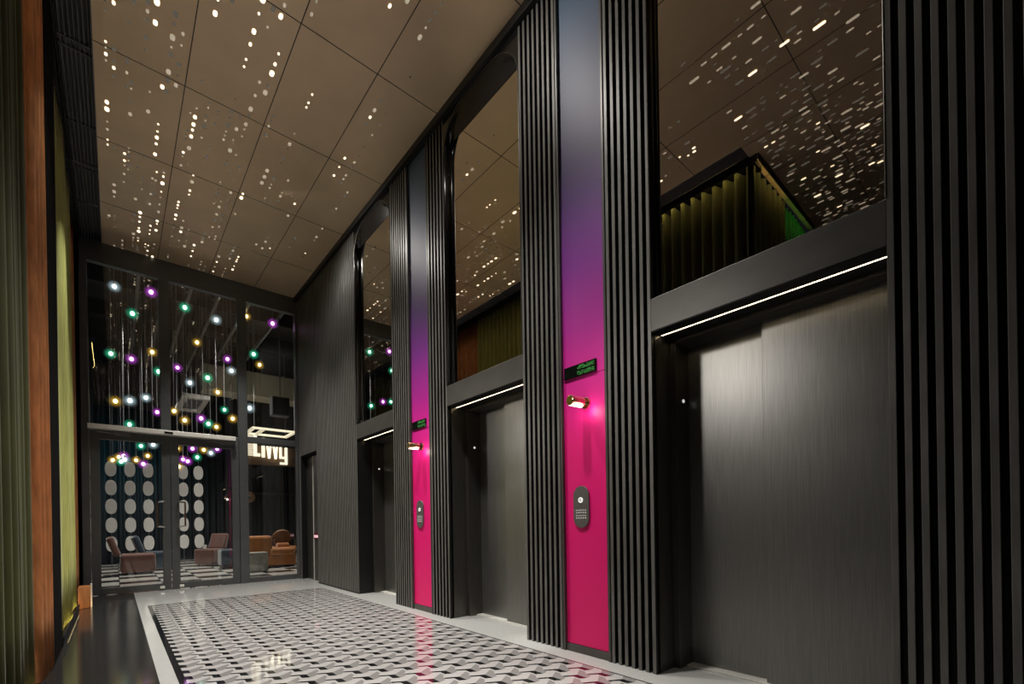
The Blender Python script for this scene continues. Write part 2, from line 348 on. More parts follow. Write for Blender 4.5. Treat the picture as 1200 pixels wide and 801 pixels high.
struct(boxes('wall_lounge_right', [(5.6, 5.7, YG + .1, 17.2, 0, 6.3)], M['lwall']), 'dark wall at the right of the lounge', 'wall')
struct(boxes('wall_lounge_front', [(2.66, 5.7, YG + .09, YG + .16, 0, 6.3), (-2.6, -0.36, YG + .09, YG + .16, 0, 6.3), (-.36, 2.66, YG + .1, YG + .16, H + .02, 6.3)], M['plaster']), 'dark wall above and beside the glass front', 'wall')
struct(boxes('ceiling_lounge', [(-2.6, 5.7, YG + .1, 17.3, 6.3, 6.4)], M['lceil']), 'black lounge ceiling beyond the glass', 'ceiling')

# ------------------------------------------------------------------ slatted pillars, panels, lifts, mirrors
def slat(bm, y0, y1, z0, z1):
    # satin grey face, black flanks
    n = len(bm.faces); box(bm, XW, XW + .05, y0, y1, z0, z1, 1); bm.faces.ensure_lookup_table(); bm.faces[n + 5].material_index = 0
def slats(name, ya, yb, parent, n, w=0.026, z1=5.175):
    bm = bmesh.new(); p = (yb - ya - w) / (n - 1)
    for k in range(n): slat(bm, ya + k * p, ya + k * p + w, 0.0, z1)
    return obj(name, bm, [M['slat'], M['black']], parent, bevel=.002, seg=1)
def pillar(ya, yb, ra, rb, label):
    """Y range of the whole pillar, Y range of its painted recess"""
    t = thing('slatted_pillar', label, 'pillar', (0, 0, 0), 'slatted pillars between the lifts')
    boxes('core', [(XW + .048, 3.06, ya + .012, yb - .012, 0, H - .075)], M['black'], t)
    if ra is None:
        slats('slats', ya, yb, t, round((yb - ya) / .051))
        boxes('side_panel', [(XW + .03, 2.86, yb - .012, yb, 0, 5.175)], M['jamb'], t)
        return t
    slats('slats', ya, ra - .028, t, max(2, round((ra - ya - .028) / .0525)))
    slats('slats', rb + .028, yb, t, max(2, round((yb - rb - .028) / .0525)))
    for y in (ra - .02, rb): boxes('edge_trim', [(XW - .002, XW + .05, y, y + .02, 0, 5.175)], M['header'], t, bevel=.002)
    for y in (ya, yb - .012): boxes('side_panel', [(XW + .03, 2.86, y, y + .012, 0, 5.175)], M['jamb'], t)
    return t
def gradient_panel(ra, rb, label):
    t = thing('painted_wall_panel', label, 'panel', (0, 0, 0), 'blue to pink painted panels')
    boxes('lower_panel', [(XW + .024, XW + .046, ra, rb, .06, 2.068)], M['panel'], t, bevel=.002)
    boxes('upper_panel', [(XW + .024, XW + .046, ra, rb, 2.072, 5.175)], M['panel'], t, bevel=.002)
    boxes('plinth', [(XW + .012, XW + .046, ra, rb, 0, .058)], M['header'], t, bevel=.002)
    return t
def mound(y, label_w):
    # floor indicator
    t = thing('floor_indicator', 'black floor indicator display with green dots ' + label_w, 'display', (XW + .024, y + .035, 2.125), 'lift floor indicators')
    boxes('housing', [(-.012, .0, -.155, .155, -.046, .046)], M['display'], t, bevel=.003)
    bm = bmesh.new(); random.seed(9)
    for r in range(12):
        for c in range(26):
            if r in (5, 6) or random.random() < .35: continue
            yy = -.14 + c * .0062; zz = -.036 + r * .006
            box(bm, -.0132, -.012, yy, yy + .004, zz, zz + .004)
    obj('dot_matrix', bm, M['dgreen'], t)
    # wall lamp
    t = thing('wall_lamp', 'brass cylinder wall lamp glowing ' + label_w, 'lamp', (XW + .024, y - .015, 1.865), 'brass wall lamps')
    bm = bmesh.new(); tube(bm, (0, 0, 0), (-.014, 0, 0), .042, 24); obj('wall_rose', bm, M['brass'], t, bevel=.003)
    bm = bmesh.new(); tube(bm, (-.014, 0, 0), (-.05, 0, 0), .014, 12); obj('stem', bm, M['blackgloss'], t)
    bm = bmesh.new(); tube(bm, (-.045, 0, 0), (-.17, .012, 0), .036, 24); obj('lamp_head', bm, M['brass'], t, smooth=False, bevel=.004)
    bm = bmesh.new(); tube(bm, (-.055, .001, -.008), (-.16, .011, -.008), .031, 20); obj('diffuser', bm, mat('lamp_diffuser', (1, .9, .7), .5, emit=(1, .86, .6), estr=4), t)
    lamp('wall_lamp_glow', 'POINT', (XW - .04, y - .07, 1.80), .45, (1, .86, .72), shadow_soft_size=.03)
    # call plate
    t = thing('call_button_plate', 'grey oval lift call plate with round white button ' + label_w, 'button panel', (XW + .024, y + .04, 1.102), 'lift call plates')
    bm = bmesh.new(); pts = []; r = .075; hh = .157 - r
    for k in range(13): pts.append((-.012, r * math.cos(PI * k / 12), hh + r * math.sin(PI * k / 12)))
    for k in range(13): pts.append((-.012, r * math.cos(PI + PI * k / 12), -hh + r * math.sin(PI + PI * k / 12)))
    prism(bm, pts, (.012, 0, 0)); obj('plate', bm, M['plate'], t, bevel=.002)
    bm = bmesh.new(); tube(bm, (-.012, 0, .05), (-.018, 0, .05), .021, 20); bt = obj('button', bm, M['bulbw'], t, bevel=.002)
    bm = bmesh.new()
    for (a, b, c, d) in ((-.007, .007, .059, .062), (-.007, .007, .049, .052), (-.007, .007, .039, .042), (-.008, -.005, .050, .061), (.005, .008, .050, .061), (-.008, -.005, .040, .049), (.005, .008, .040, .049)):
        box(bm, -.0188, -.018, a, b, c, d)
    obj('button_glyph', bm, M['display'], bt)
    bm = bmesh.new()
    for rr in range(4):
        for cc in range(5):
            yy = -.048 + cc * .021; zz = -.088 + rr * .02
            box(bm, -.0136, -.012, yy, yy + (.013 if rr % 2 else .009), zz, zz + (.006 if rr % 2 else .010))
    obj('keypad_marks', bm, M['mark'], t)

def lift(ya, yb, which):
    t = thing('lift', 'brushed dark steel lift doorway with two sliding leaves, ' + which, 'lift', (0, 0, 0), 'lifts in a row')
    boxes('header', [(XW, 2.72, ya, yb, 2.208, 2.415), (2.72, 3.06, ya, yb, 2.222, 2.415)], M['header'], t, bevel=.002)
    boxes('soffit', [(XW + .004, 2.72, ya, yb, 2.203, 2.208), (2.734, 2.84, ya, yb, 2.203, 2.222)], M['black'], t)
    boxes('led_strip', [(2.72, 2.734, ya + .01, yb - .01, 2.204, 2.218)], M['led'], t)
    fr = boxes('door_frame', [(2.84, 3.04, ya, yb, 2.178, 2.222), (2.84, 3.04, ya + .0, ya + .028, 0.0, 2.19), (2.84, 3.04, yb - .045, yb, 0.0, 2.19)], M['jamb'], t, bevel=.002)
    bm = bmesh.new(); tube(bm, (2.93, yb - .045, 1.80), (2.93, yb - .049, 1.80), .012, 14); obj('sensor_button', bm, M['bulbw'], fr)
    ym = (ya + yb) / 2 + .05
    boxes('door_leaf', [(3.005, 3.03, ym - .03, yb - .03, .012, 2.2)], M['leaf'], t, bevel=.002)
    boxes('door_leaf', [(2.94, 2.975, ya + .02, ym, .012, 2.2)], M['leaf'], t, bevel=.002)
    boxes('sill', [(2.93, 3.06, ya, yb, .0, .010), ], M['silver'], t, bevel=.002)
    return t
def arch_mirror(ya, yb, which):
    t = thing('arched_mirror', 'tall dark mirror with rounded black top, ' + which, 'mirror', (0, 0, 0), 'mirrors above the lifts')
    XM = 2.685
    boxes('mirror_glass', [(XM, XM + .02, ya, yb, 2.415, 5.17)], M['mirror'], t)
    n = 16; r = .40; zt = 5.165; zb = 4.93; rb = .03
    def curve(x, zt, r):
        pts = [(x, ya, 2.42)]
        pts += [(x, ya + r - r * math.cos(PI / 2 * k / n), zt - r + r * math.sin(PI / 2 * k / n)) for k in range(n + 1)]
        pts += [(x, yb - r + r * math.sin(PI / 2 * k / n), zt - r + r * math.cos(PI / 2 * k / n)) for k in range(n + 1)]
        return pts + [(x, yb, 2.42)]
    bm = bmesh.new(); a, b = curve(XW, zt, r), curve(XM - .001, zb, rb)
    A = [bm.verts.new(p) for p in a]; B = [bm.verts.new(p) for p in b]
    for i in range(len(A) - 1): bm.faces.new((A[i], A[i + 1], B[i + 1], B[i]))
    # front fascia: from the arch up to the trim, and a thin lip
    O = [bm.verts.new((XW, p[1], 5.178)) for p in a]
    for i in range(1, len(A) - 2): bm.faces.new((A[i], A[i + 1], O[i + 1], O[i]))
    bmesh.ops.remove_doubles(bm, verts=bm.verts[:], dist=1e-5)
    o = obj('arch_reveal', bm, M['blackgloss'], t)
    md = o.modifiers.new('thick', 'SOLIDIFY'); md.thickness = .004; md.offset = 0
    for p in o.data.polygons: p.use_smooth = abs(p.normal.x) < .95
    bm = bmesh.new()
    e = curve(XW - .003, zt, r)
    for i in range(len(e) - 1):
        p, q = Vector(e[i]), Vector(e[i + 1])
        if (q - p).length > 1e-4: tube(bm, p, q, .004, 6)
    obj('arch_edge', bm, M['jamb'], t)
    return t

B1, B2, B3 = (0.435, 1.625), (2.85, 4.02), (5.24, 6.375)
pillar(-1.35, B1[0], None, None, 'black slatted pillar at the right edge, right of the nearest lift')
pillar(B1[1], B2[0], 2.0, 2.41, 'black slatted pillar around the larger pink panel, between nearest and middle lifts')
pillar(B2[1], B3[0], 4.385, 4.81, 'black slatted pillar around the smaller pink panel, between middle and farthest lifts')
gradient_panel(2.0, 2.41, 'larger blue to pink painted panel in the slatted pillar left of the nearest lift')
gradient_panel(4.385, 4.81, 'smaller blue to pink painted panel in the slatted pillar left of the middle lift')
mound(2.205, 'on the larger pink panel'); mound(4.60, 'on the smaller pink panel')
for b, w in ((B1, 'nearest one at the right'), (B2, 'middle one of the row'), (B3, 'farthest one near the glass doors')):
    lift(b[0], b[1], w)
for b, w in ((B1, 'above the nearest lift'), (B2, 'above the middle lift'), (B3, 'above the farthest lift')):
    arch_mirror(b[0], b[1], w)
# slatted end wall with a flush door
t = thing('slatted_wall_panel', 'black slatted wall stretch between the farthest lift and the glass front', 'wall panel')
slats('slats', B3[1], 8.09, t, 34, .030); slats('slats', 8.99, 9.10, t, 3, .030)
bm = bmesh.new(); p = .0525; y = 8.12
while y < 8.98: slat(bm, y, y + .03, 2.27, 5.175); y += p
obj('slats_over_door', bm, [M['slat'], M['black']], t, bevel=.002, seg=1)
boxes('backing', [(XW + .048, 3.06, B3[1], 8.08, 0, H - .075), (XW + .048, 3.06, 8.08, 9.1, 2.26, H - .075), (XW + .2, 3.06, 8.08, 9.1, 0, 2.26), (XW + .048, XW + .2, 9.0, 9.1, 0, 2.26)], M['black'], t)
boxes('base_strip', [(XW - .004, XW, 6.38, 8.09, 0, .02)], M['black'], t)
d3 = struct(boxes('door_3', [(XW + .10, XW + .14, 8.09, 8.99, 0.005, 2.24)], M['jamb'], bevel=.003), 'dark flush service door in the slatted wall', 'door')
boxes('door_edge', [(XW + .09, XW + .10, 8.60, 8.615, .01, 2.24)], M['silver'], d3)
bm = bmesh.new(); box(bm, XW + .075, XW + .10, 8.20, 8.54, .735, .86); pl = obj('push_plate', bm, M['redbox'], d3, bevel=.004)
boxes('lit_label', [(XW + .071, XW + .075, 8.24, 8.52, .77, .815)], M['pinkglow'], pl)

# ------------------------------------------------------------------ curtains
def curtain(name, p0, p1, z0, z1, amp, wave, m, label, seed, outward, cat='curtain'):
    """folded fabric from p0 to p1 (XY), folds swing along the unit vector outward"""
    random.seed(seed); p0, p1 = Vector(p0), Vector(p1); Ln = (p1 - p0).length; n = max(8, int(Ln / .007)); ow = Vector(outward)
    bm = bmesh.new(); rows = [0, .1, .5, .9, 1.0]; ph = random.uniform(0, 6); grid = []; dr = 0.0; off = []
    for i in range(n + 1):
        dr += random.uniform(-.03, .03); s = i / n * Ln
        w = math.sin(2 * PI * s / wave + ph + 2.0 * dr + .7 * math.sin(s * 3.1 + seed))
        off.append(amp * (math.copysign(abs(w) ** .7, w)) * (0.8 + .2 * math.sin(s * 5 + seed)))
    for k, rr in enumerate(rows):
        row = []
        for i in range(n + 1):
            q = p0 + (p1 - p0) * (i / n) + ow * off[i] * (1.05 - .2 * rr)
            row.append(bm.verts.new((q.x, q.y, z0 + (z1 - z0) * rr)))
        grid.append(row)
    for k in range(len(rows) - 1):
        for i in range(n): bm.faces.new((grid[k][i], grid[k][i + 1], grid[k + 1][i + 1], grid[k + 1][i]))
    o = obj(name, bm, m, smooth=True); md = o.modifiers.new('thick', 'SOLIDIFY'); md.thickness = .006; md.offset = 0
    return tag(o, label, cat)
curtain('curtain', (-0.465, 2.24), (-0.465, 4.13), 0.015, 5.20, .11, .14, M['olive'], 'dark olive velvet curtain at the left edge, nearest the viewer', 3, (1, 0))
curtain('curtain', (-0.40, 4.15), (-0.40, 4.62), 0.015, 5.20, .06, .13, M['copper'], 'shiny copper curtain between the olive curtain and the black pier', 5, (1, 0))
curtain('curtain', (-0.41, 5.42), (-0.41, 7.64), 0.06, 5.20, .055, .13, M['lime'], 'bright lime velvet curtain beyond the black pier', 8, (1, 0))
curtain('curtain', (-0.44, 7.68), (-0.44, 8.95), 0.02, 5.20, .05, .16, M['copper'], 'narrow copper curtain beside the left jamb of the glass front', 9, (1, 0))
curtain('curtain', (-0.44, 2.22), (-1.40, 2.22), 0.015, 5.20, .06, .16, M['olive'], 'olive curtain wrapped round the corner, seen in the nearest mirror', 4, (0, -1))
curtain('bead_curtain', (-1.42, 2.24), (-2.4, 2.24), 0.015, 5.20, .05, .12, M['green'], 'emerald glittering drape past the olive corner, seen in the nearest mirror', 6, (0, -1))
M['deep'] = mat('deep_black_cloth', (0.003, 0.003, 0.003), 0.95, spec=0.05)
struct(boxes('wall_pier', [(-0.62, -0.345, 4.66, 5.38, 0, H + .03)], M['deep']), 'black pier between copper and lime curtains', 'wall')
struct(boxes('baseboard_left', [(-0.36, -0.34, 5.40, 7.64, 0, .05)], M['black'], bevel=.004), 'black plinth under the lime curtain', 'baseboard')
struct(boxes('trim_4', [(-0.60, -0.352, 2.16, YG - .1, H - .05, H + .03)], M['black']), 'black curtain rail box at ceiling level', 'trim')
# cove strips tucked behind small lips at the foot of the curtains and under the rail box
M['cove'] = mat('warm_cove_strip', (1, .9, .6), .5, emit=(1, .74, .24), estr=14)
M['covef'] = mat('warm_foot_strip', (1, .9, .6), .5, emit=(1, .76, .34), estr=5)
M['coveg'] = mat('green_cove_strip', (.5, 1, .4), .5, emit=(.45, 1, .2), estr=4)
struct(boxes('trim_5', [(-.340, -.333, 2.11, YG - .1, 5.165, H + .02), (-2.4, -.333, 2.10, 2.107, 5.165, H)], M['black']), 'black lip of the curtain rail box', 'trim')
struct(boxes('trim_6', [(-.350, -.343, 2.3, 4.1, 0, .05), (-.340, -.335, 5.4, 7.64, .05, .095)], M['black']), 'black lip at the foot of the curtains', 'trim')
def strip(b, m, label): tag(boxes('cove_light_strip', [b], m), label, 'light strip', 'curtain cove lights')
strip((-.352, -.344, 2.3, 4.25, 5.185, 5.197), M['cove'], 'warm light strip along the top of the curtains')
strip((-1.38, -.36, 2.115, 2.119, 5.190, 5.197), M['cove'], 'warm light strip along the top of the corner curtain in the nearest mirror')
strip((-2.38, -1.42, 2.115, 2.119, 5.190, 5.197), M['coveg'], 'green light strip along the top of the emerald drape in the nearest mirror')
strip((-.350, -.342, 5.95, 7.62, .051, .062), M['covef'], 'warm light strip at the foot of the lime curtain')
strip((-.362, -.354, 2.9, 4.1, .002, .014), M['covef'], 'warm light strip at the foot of the olive and copper curtains')
# copper plinth box
t = thing('copper_plinth', 'small glowing copper plinth on the floor at the end of the lime curtain', 'plinth', (0, 0, 0))
bm = bmesh.new(); prism(bm, [(-.355, 7.72, 0), (-.235, 7.86, 0), (-.235, 8.02, 0), (-.355, 8.02, 0)], (0, 0, .27)); obj('body', bm, M['copper'], t, bevel=.006)
boxes('silver_edge', [(-.245, -.228, 7.85, 7.90, .0, .30)], M['silver'], t, bevel=.003)
lamp('plinth_glow', 'SPOT', (-.27, 7.55, .02), 1.2, (1, .6, .25), (-.29, 7.80, .12), spot_size=1.8, spot_blend=.8, shadow_soft_size=.02)

# ------------------------------------------------------------------ glass front
w1 = struct(boxes('window_1', [(-.36, -.27, YG - .05, YG + .07, 0, 5.06), (2.58, 2.625, YG - .05, YG + .07, 0, 5.06), (-.27, 2.58, YG - .04, YG + .06, 4.93, 5.06),
    (.565, .695, YG - .04, YG + .06, 2.5, 4.93), (1.64, 1.775, YG - .05, YG + .06, 0, 4.93), (-.27, 1.64, YG - .03, YG + .05, 2.445, 2.53), (1.775, 2.58, YG - .04, YG + .05, 2.46, 2.565), (1.775, 2.58, YG - .04, YG + .05, 0, .085)],
    M['frame'], bevel=.006), 'charcoal metal frame of the glass front', 'window')
for nm, b in (('pane', (-.275, .57, 2.52, 4.94)), ('pane', (.69, 1.645, 2.52, 4.94)), ('pane', (1.77, 2.585, 2.56, 4.94)), ('pane', (1.77, 2.585, .08, 2.465))):
    boxes(nm, [(b[0], b[1], YG + .008, YG + .012, b[2], b[3])], M['glass'], w1)
def glass_door(name, xa, xb, hx, label):
    d = struct(boxes(name, [(xa, xa + .105, YG - .03, YG + .03, .012, 2.44), (xb - .105, xb, YG - .03, YG + .03, .012, 2.44), (xa + .105, xb - .105, YG - .03, YG + .03, .012, .105), (xa + .105, xb - .105, YG - .03, YG + .03, 2.32, 2.44)], M['frame'], bevel=.004), label, 'door')
    boxes('glass_panel', [(xa + .10, xb - .10, YG - .003, YG + .003, .10, 2.33)], M['glass'], d)
    bm = bmesh.new(); s = 1 if hx > xb - .2 else -1
    ya = YG - .03; yo = YG - .10
    for (p, q) in (((hx, ya, 1.40), (hx, yo, 1.40)), ((hx, ya, 1.0), (hx, yo, 1.0)), ((hx, yo, 1.40), (hx - s * .08, yo - .02, 1.39)), ((hx, yo, 1.0), (hx - s * .08, yo - .02, 1.01)), ((hx - s * .08, yo - .02, 1.01), (hx - s * .08, yo - .02, 1.39))):
        tube(bm, p, q, .012, 10)
    obj('door_handle', bm, M['steel'], d)
    bm = bmesh.new(); box(bm, (hx - .06 if s > 0 else hx + .0), (hx + .0 if s > 0 else hx + .06), YG - .06, YG - .03, .03, .07); obj('floor_bolt', bm, M['silver'], d, bevel=.006)
    cx = xa + .30 if s > 0 else xb - .25
    bm = bmesh.new(); box(bm, cx - .02, cx + .16, YG - .09, YG - .03, 2.385, 2.435); tube(bm, (cx + .06, YG - .07, 2.40), (cx - .22, YG - .12, 2.41), .010, 8); obj('door_closer', bm, M['rail'], d, bevel=.003)
glass_door('door_1', -.265, .675, .585, 'left leaf of the charcoal framed glass doors')
glass_door('door_2', .685, 1.635, .775, 'right leaf of the charcoal framed glass doors')
t = thing('door_operator', 'pale aluminium operator bar above the glass doors', 'door operator')
boxes('bar', [(-.285, 1.575, YG - .15, YG - .03, 2.45, 2.52)], M['silver'], t, bevel=.004)
boxes('sensor', [(.60, .71, YG - .165, YG - .15, 2.465, 2.495)], M['display'], t, bevel=.003)

# ------------------------------------------------------------------ lounge beyond the glass
# sign
t = thing('sign', 'glowing cream sign reading Livvy on a brown fascia beyond the right pane', 'sign', (0, 0, 0))
boxes('fascia', [(2.6, 5.0, 15.5, 15.6, 2.85, 3.42)], M['signback'], t)
def zb(bm, x0, x1, z0, z1): box(bm, x0, x1, 15.42, 15.49, z0, z1)
def par(bm, xa, xb, xc, xd, z0, z1): prism(bm, [(xa, 15.42, z1), (xb, 15.42, z1), (xd, 15.42, z0), (xc, 15.42, z0)], (0, .07, 0))
bm = bmesh.new(); zb(bm, 3.17, 3.26, 3.09, 3.72); zb(bm, 3.26, 3.345, 3.09, 3.18); obj('letter', bm, M['sign'], t)
bm = bmesh.new(); zb(bm, 3.395, 3.475, 3.07, 3.42); zb(bm, 3.395, 3.475, 3.54, 3.66); obj('letter', bm, M['sign'], t)
for x in (3.525, 3.705):
    bm = bmesh.new(); par(bm, x, x + .05, x + .045, x + .095, 3.06, 3.42); par(bm, x + .09, x + .14, x + .045, x + .095, 3.06, 3.42); obj('letter', bm, M['sign'], t)
bm = bmesh.new(); zb(bm, 3.89, 3.95, 3.13, 3.42); zb(bm, 3.89, 4.045, 3.07, 3.13); zb(bm, 4.045, 4.11, 2.95, 3.42); zb(bm, 3.90, 4.11, 2.89, 2.95); obj('letter', bm, M['sign'], t)
bm = bmesh.new(); zb(bm, 2.93, 3.14, 3.10, 3.74); obj('small_block', bm, M['signdim'], t)
# bulbs on cords
BL = {'white': [(0.04,10.47,5.18),(1.47,10.01,4.84),(1.19,11.36,3.94),(0.21,9.80,3.09),(0.47,11.05,3.45),(1.80,10.59,4.11),(1.95,9.76,3.22),(0.60,11.67,2.66),(1.67,12.36,2.67),(0.16,11.72,2.33)],
 'magenta': [(0.51,9.85,4.99),(0.26,10.75,4.05),(1.03,11.83,4.34),(1.85,11.29,4.55),(0.70,12.16,3.42),(1.29,10.67,3.10),(2.36,9.73,4.92),(0.15,12.11,2.45),(0.45,11.96,2.29),(1.15,12.35,2.48),(1.29,12.03,2.69),(1.16,11.61,2.36),(1.72,11.86,2.70)],
 'green': [(0.27,10.22,4.69),(0.98,9.88,4.88),(-0.02,10.88,4.12),(1.28,9.71,3.65),(1.91,12.11,3.64),(1.36,10.30,2.94),(0.23,11.27,2.95),(2.12,10.19,4.40),(0.64,10.60,3.86),(0.43,12.29,2.70),(1.40,12.27,2.54),(0.11,12.41,2.36)],
 'amber': [(0.59,11.33,4.42),(1.29,11.07,4.70),(1.62,11.00,3.74),(2.16,10.98,5.44),(2.47,11.33,4.57),(0.03,10.03,3.10),(0.91,11.20,3.29),(1.01,10.47,2.99),(1.75,10.24,3.08),(1.67,11.56,3.13),(0.08,13.31,2.56),(0.37,13.04,2.48),(0.58,13.26,2.62),(1.45,11.67,2.63),(1.03,12.11,2.68),(0.94,10.85,2.16),(-0.02,12.90,2.44)]}
ORD = ['highest', 'second highest', 'third highest', 'fourth highest', 'fifth highest', 'sixth highest', 'seventh highest', 'eighth highest']
def pane(p):
    gx = p[0] * YG / p[1]; gz = 1 + (p[2] - 1) * YG / p[1]
    up = gz > 2.48; k = 0 if gx < .64 else 1 if gx < 1.7 else 2
    return (('left upper pane', 'middle upper pane', 'right upper pane') if up else ('left door glass', 'right door glass', 'right lower pane'))[k], gz
CN = {'white': 'cool white', 'magenta': 'purple', 'green': 'green', 'amber': 'amber'}
for col, lst in BL.items():
    bm = bmesh.new(); sphere(bm, (0, 0, 0), .031, 12, 8, 1.15); mc = bpy.data.meshes.new(col + '_bulb'); bm.to_mesh(mc); bm.free(); mc.materials.append(BULB[col][0])
    bm = bmesh.new(); sphere(bm, (0, 0, 0), .125, 20, 12); mg = bpy.data.meshes.new(col + '_halo'); bm.to_mesh(mg); bm.free(); mg.materials.append(BULB[col][1])  # emissive ball standing in for the bloom around a bulb
    for me in (mc, mg):
        for p in me.polygons: p.use_smooth = True
    groups = {}
    for p in lst: groups.setdefault(pane(p)[0], []).append(p)
    for pn, ps in groups.items():
        ps.sort(key=lambda p: -pane(p)[1])
        for k, p in enumerate(ps):
            pos = (ORD[k] + ' of its colour') if len(ps) > 1 else 'only one of its colour'
            t = thing('pendant_bulb', '%s bulb behind the %s, %s' % (CN[col], pn, pos), 'light bulb', p, 'coloured pendant bulbs')
            for nm, me in (('bulb', mc), ('globe', mg)):
                o = bpy.data.objects.new(nm, me); C.objects.link(o); o.parent = t
            bm = bmesh.new(); tube(bm, (0, 0, .04), (0, 0, 6.3 - p[2]), .0035, 5); obj('cord', bm, M['cord'], t)
            bm = bmesh.new(); tube(bm, (0, 0, .035), (0, 0, .085), .016, 8); obj('socket', bm, M['brass'], t)
# pale disc strands
random.seed(2)
for k, x in enumerate((-.42, -.064, .29, .64, 1.355, 1.685)):
    t = thing('disc_strand', 'hanging strand of five pale oval discs, %s from the left' % ('first', 'second', 'third', 'fourth', 'fifth', 'sixth')[k], 'room divider', (x, 14.6, 0), 'strands of pale discs')
    for j in range(5):
        z = 2.417 - j * .452; bm = bmesh.new(); pts = []
        for i in range(28):
            a = 2 * PI * i / 28; c, s = math.cos(a), math.sin(a)
            pts.append((.105 * math.copysign(abs(c) ** .8, c), -.012, z + .18 * math.copysign(abs(s) ** .9, s)))
        prism(bm, pts, (0, .024, 0)); obj('disc', bm, M['disc'], t, bevel=.004)
    bm = bmesh.new(); tube(bm, (0, 0, 2.59), (0, 0, 6.3), .005, 6)
    for j in range(4): tube(bm, (0, 0, 2.417 - j * .452 - .178), (0, 0, 2.417 - (j + 1) * .452 + .178), .008, 6)
    tube(bm, (0, 0, 0), (0, 0, .432), .008, 6); obj('wire', bm, M['rail'], t)
# lounge chairs
def rot(bm, ang, c): bmesh.ops.rotate(bm, verts=bm.verts[:], cent=c, matrix=Matrix.Rotation(ang, 3, 'Y'))
def lounge_chair(x, y, m, label, ang, w=.58, d=.62):
    t = thing('lounge_chair', label, 'chair', (x, y, 0), 'low velvet lounge chairs'); t.rotation_euler.z = ang
    boxes('seat', [(-w / 2, w / 2, -d / 2, d / 2, .05, .44)], m, t, bevel=.05, ).modifiers['bevel'].segments = 4
    bm = bmesh.new(); box(bm, -w / 2 - .10, -w / 2 + .02, -d / 2 + .03, d / 2 - .03, .42, .84); rot(bm, -.32, (-w / 2, 0, .42)); o = obj('backrest', bm, m, t, bevel=.05); o.modifiers['bevel'].segments = 4
    bm = bmesh.new()
    for sy in (-.2, .2): tube(bm, (-w / 2 + .03, sy, .40), (-w / 2 - .085, sy, .70), .010, 8)
    obj('back_support', bm, M['steel'], t)
    for sx in (-1, 1):
        for sy in (-1, 1):
            bm = bmesh.new(); tube(bm, (sx * (w / 2 - .08), sy * (d / 2 - .08), 0), (sx * (w / 2 - .08), sy * (d / 2 - .08), .06), .02, 8); obj('foot', bm, M['black'], t)
lounge_chair(0.36, 12.75, M['brown'], 'russet velvet lounge chair seen through the left door, side on', 0.03)
lounge_chair(0.78, 13.5, M['blue'], 'navy velvet lounge chair behind the russet one at the left door', 0.05)
lounge_chair(1.80, 13.75, M['brown'], 'russet velvet lounge chair seen through the right door', 3.93, .46, .5)
t = thing('ottoman', 'navy velvet block ottoman at the right edge of the right door glass', 'ottoman', (2.10, 12.75, 0))
boxes('cushion', [(-.24, .24, -.26, .26, .05, .45)], M['blue'], t, bevel=.05).modifiers['bevel'].segments = 4
boxes('base', [(-.20, .20, -.22, .22, 0, .055)], M['black'], t)
t = thing('cup', 'small pale cup on the seat of the russet chair behind the right door', 'cup', (1.68, 13.62, .441))
bm = bmesh.new(); tube(bm, (0, 0, 0), (0, 0, .10), .04, 14, .05); obj('cup_body', bm, M['disc'], t)
# tan sofa
t = thing('sofa', 'tan velvet sofa with low back behind the lower right pane', 'sofa', (0, 0, 0))
boxes('base', [(2.35, 3.30, 11.75, 12.5, .06, .30)], M['orange'], t, bevel=.03)
boxes('seat_cushion', [(2.72, 3.28, 11.72, 12.4, .29, .46)], M['orange'], t, bevel=.05)
boxes('armrest', [(3.02, 3.30, 12.30, 12.5, .28, .56)], M['orange'], t, bevel=.04)
boxes('back_cushion', [(2.25, 2.78, 11.75, 12.05, .30, .76)], M['orange'], t, bevel=.06)
for x, y in ((2.42, 11.82), (3.24, 11.82), (2.42, 12.44), (3.24, 12.44)):
    bm = bmesh.new(); tube(bm, (x, y, 0), (x, y, .07), .02, 8); obj('foot', bm, M['black'], t)
t = thing('side_table', 'square grey stone block table in front of the tan sofa', 'table', (0, 0, 0))
boxes('block', [(2.12, 2.50, 10.95, 11.3, .02, .42)], M['table'], t, bevel=.008); boxes('plinth', [(2.15, 2.47, 10.98, 11.27, 0, .02)], M['black'], t)
t = thing('round_back_chair', 'armchair with round brown back and metal arms behind the tan sofa', 'chair', (0, 0, 0))
bm = bmesh.new(); tube(bm, (3.26, 12.86, .66), (3.26, 12.92, .69), .23, 32); obj('backrest', bm, M['darkwood'], t, bevel=.015)
boxes('seat', [(3.0, 3.55, 12.6, 13.05, .36, .46)], M['orange'], t, bevel=.03)
for x in (3.03, 3.52):
    for y in (12.64, 13.0):
        bm = bmesh.new(); tube(bm, (x, y, 0), (x, y, .66 if y < 12.8 else .38), .012, 8); obj('leg', bm, M['steel'], t)
for x in (3.03, 3.52):
    bm = bmesh.new(); tube(bm, (x, 12.64, .65), (x + (0.23 - .05 if x < 3.2 else -.05), 12.88, .65), .012, 8); obj('armrest', bm, M['steel'], t)
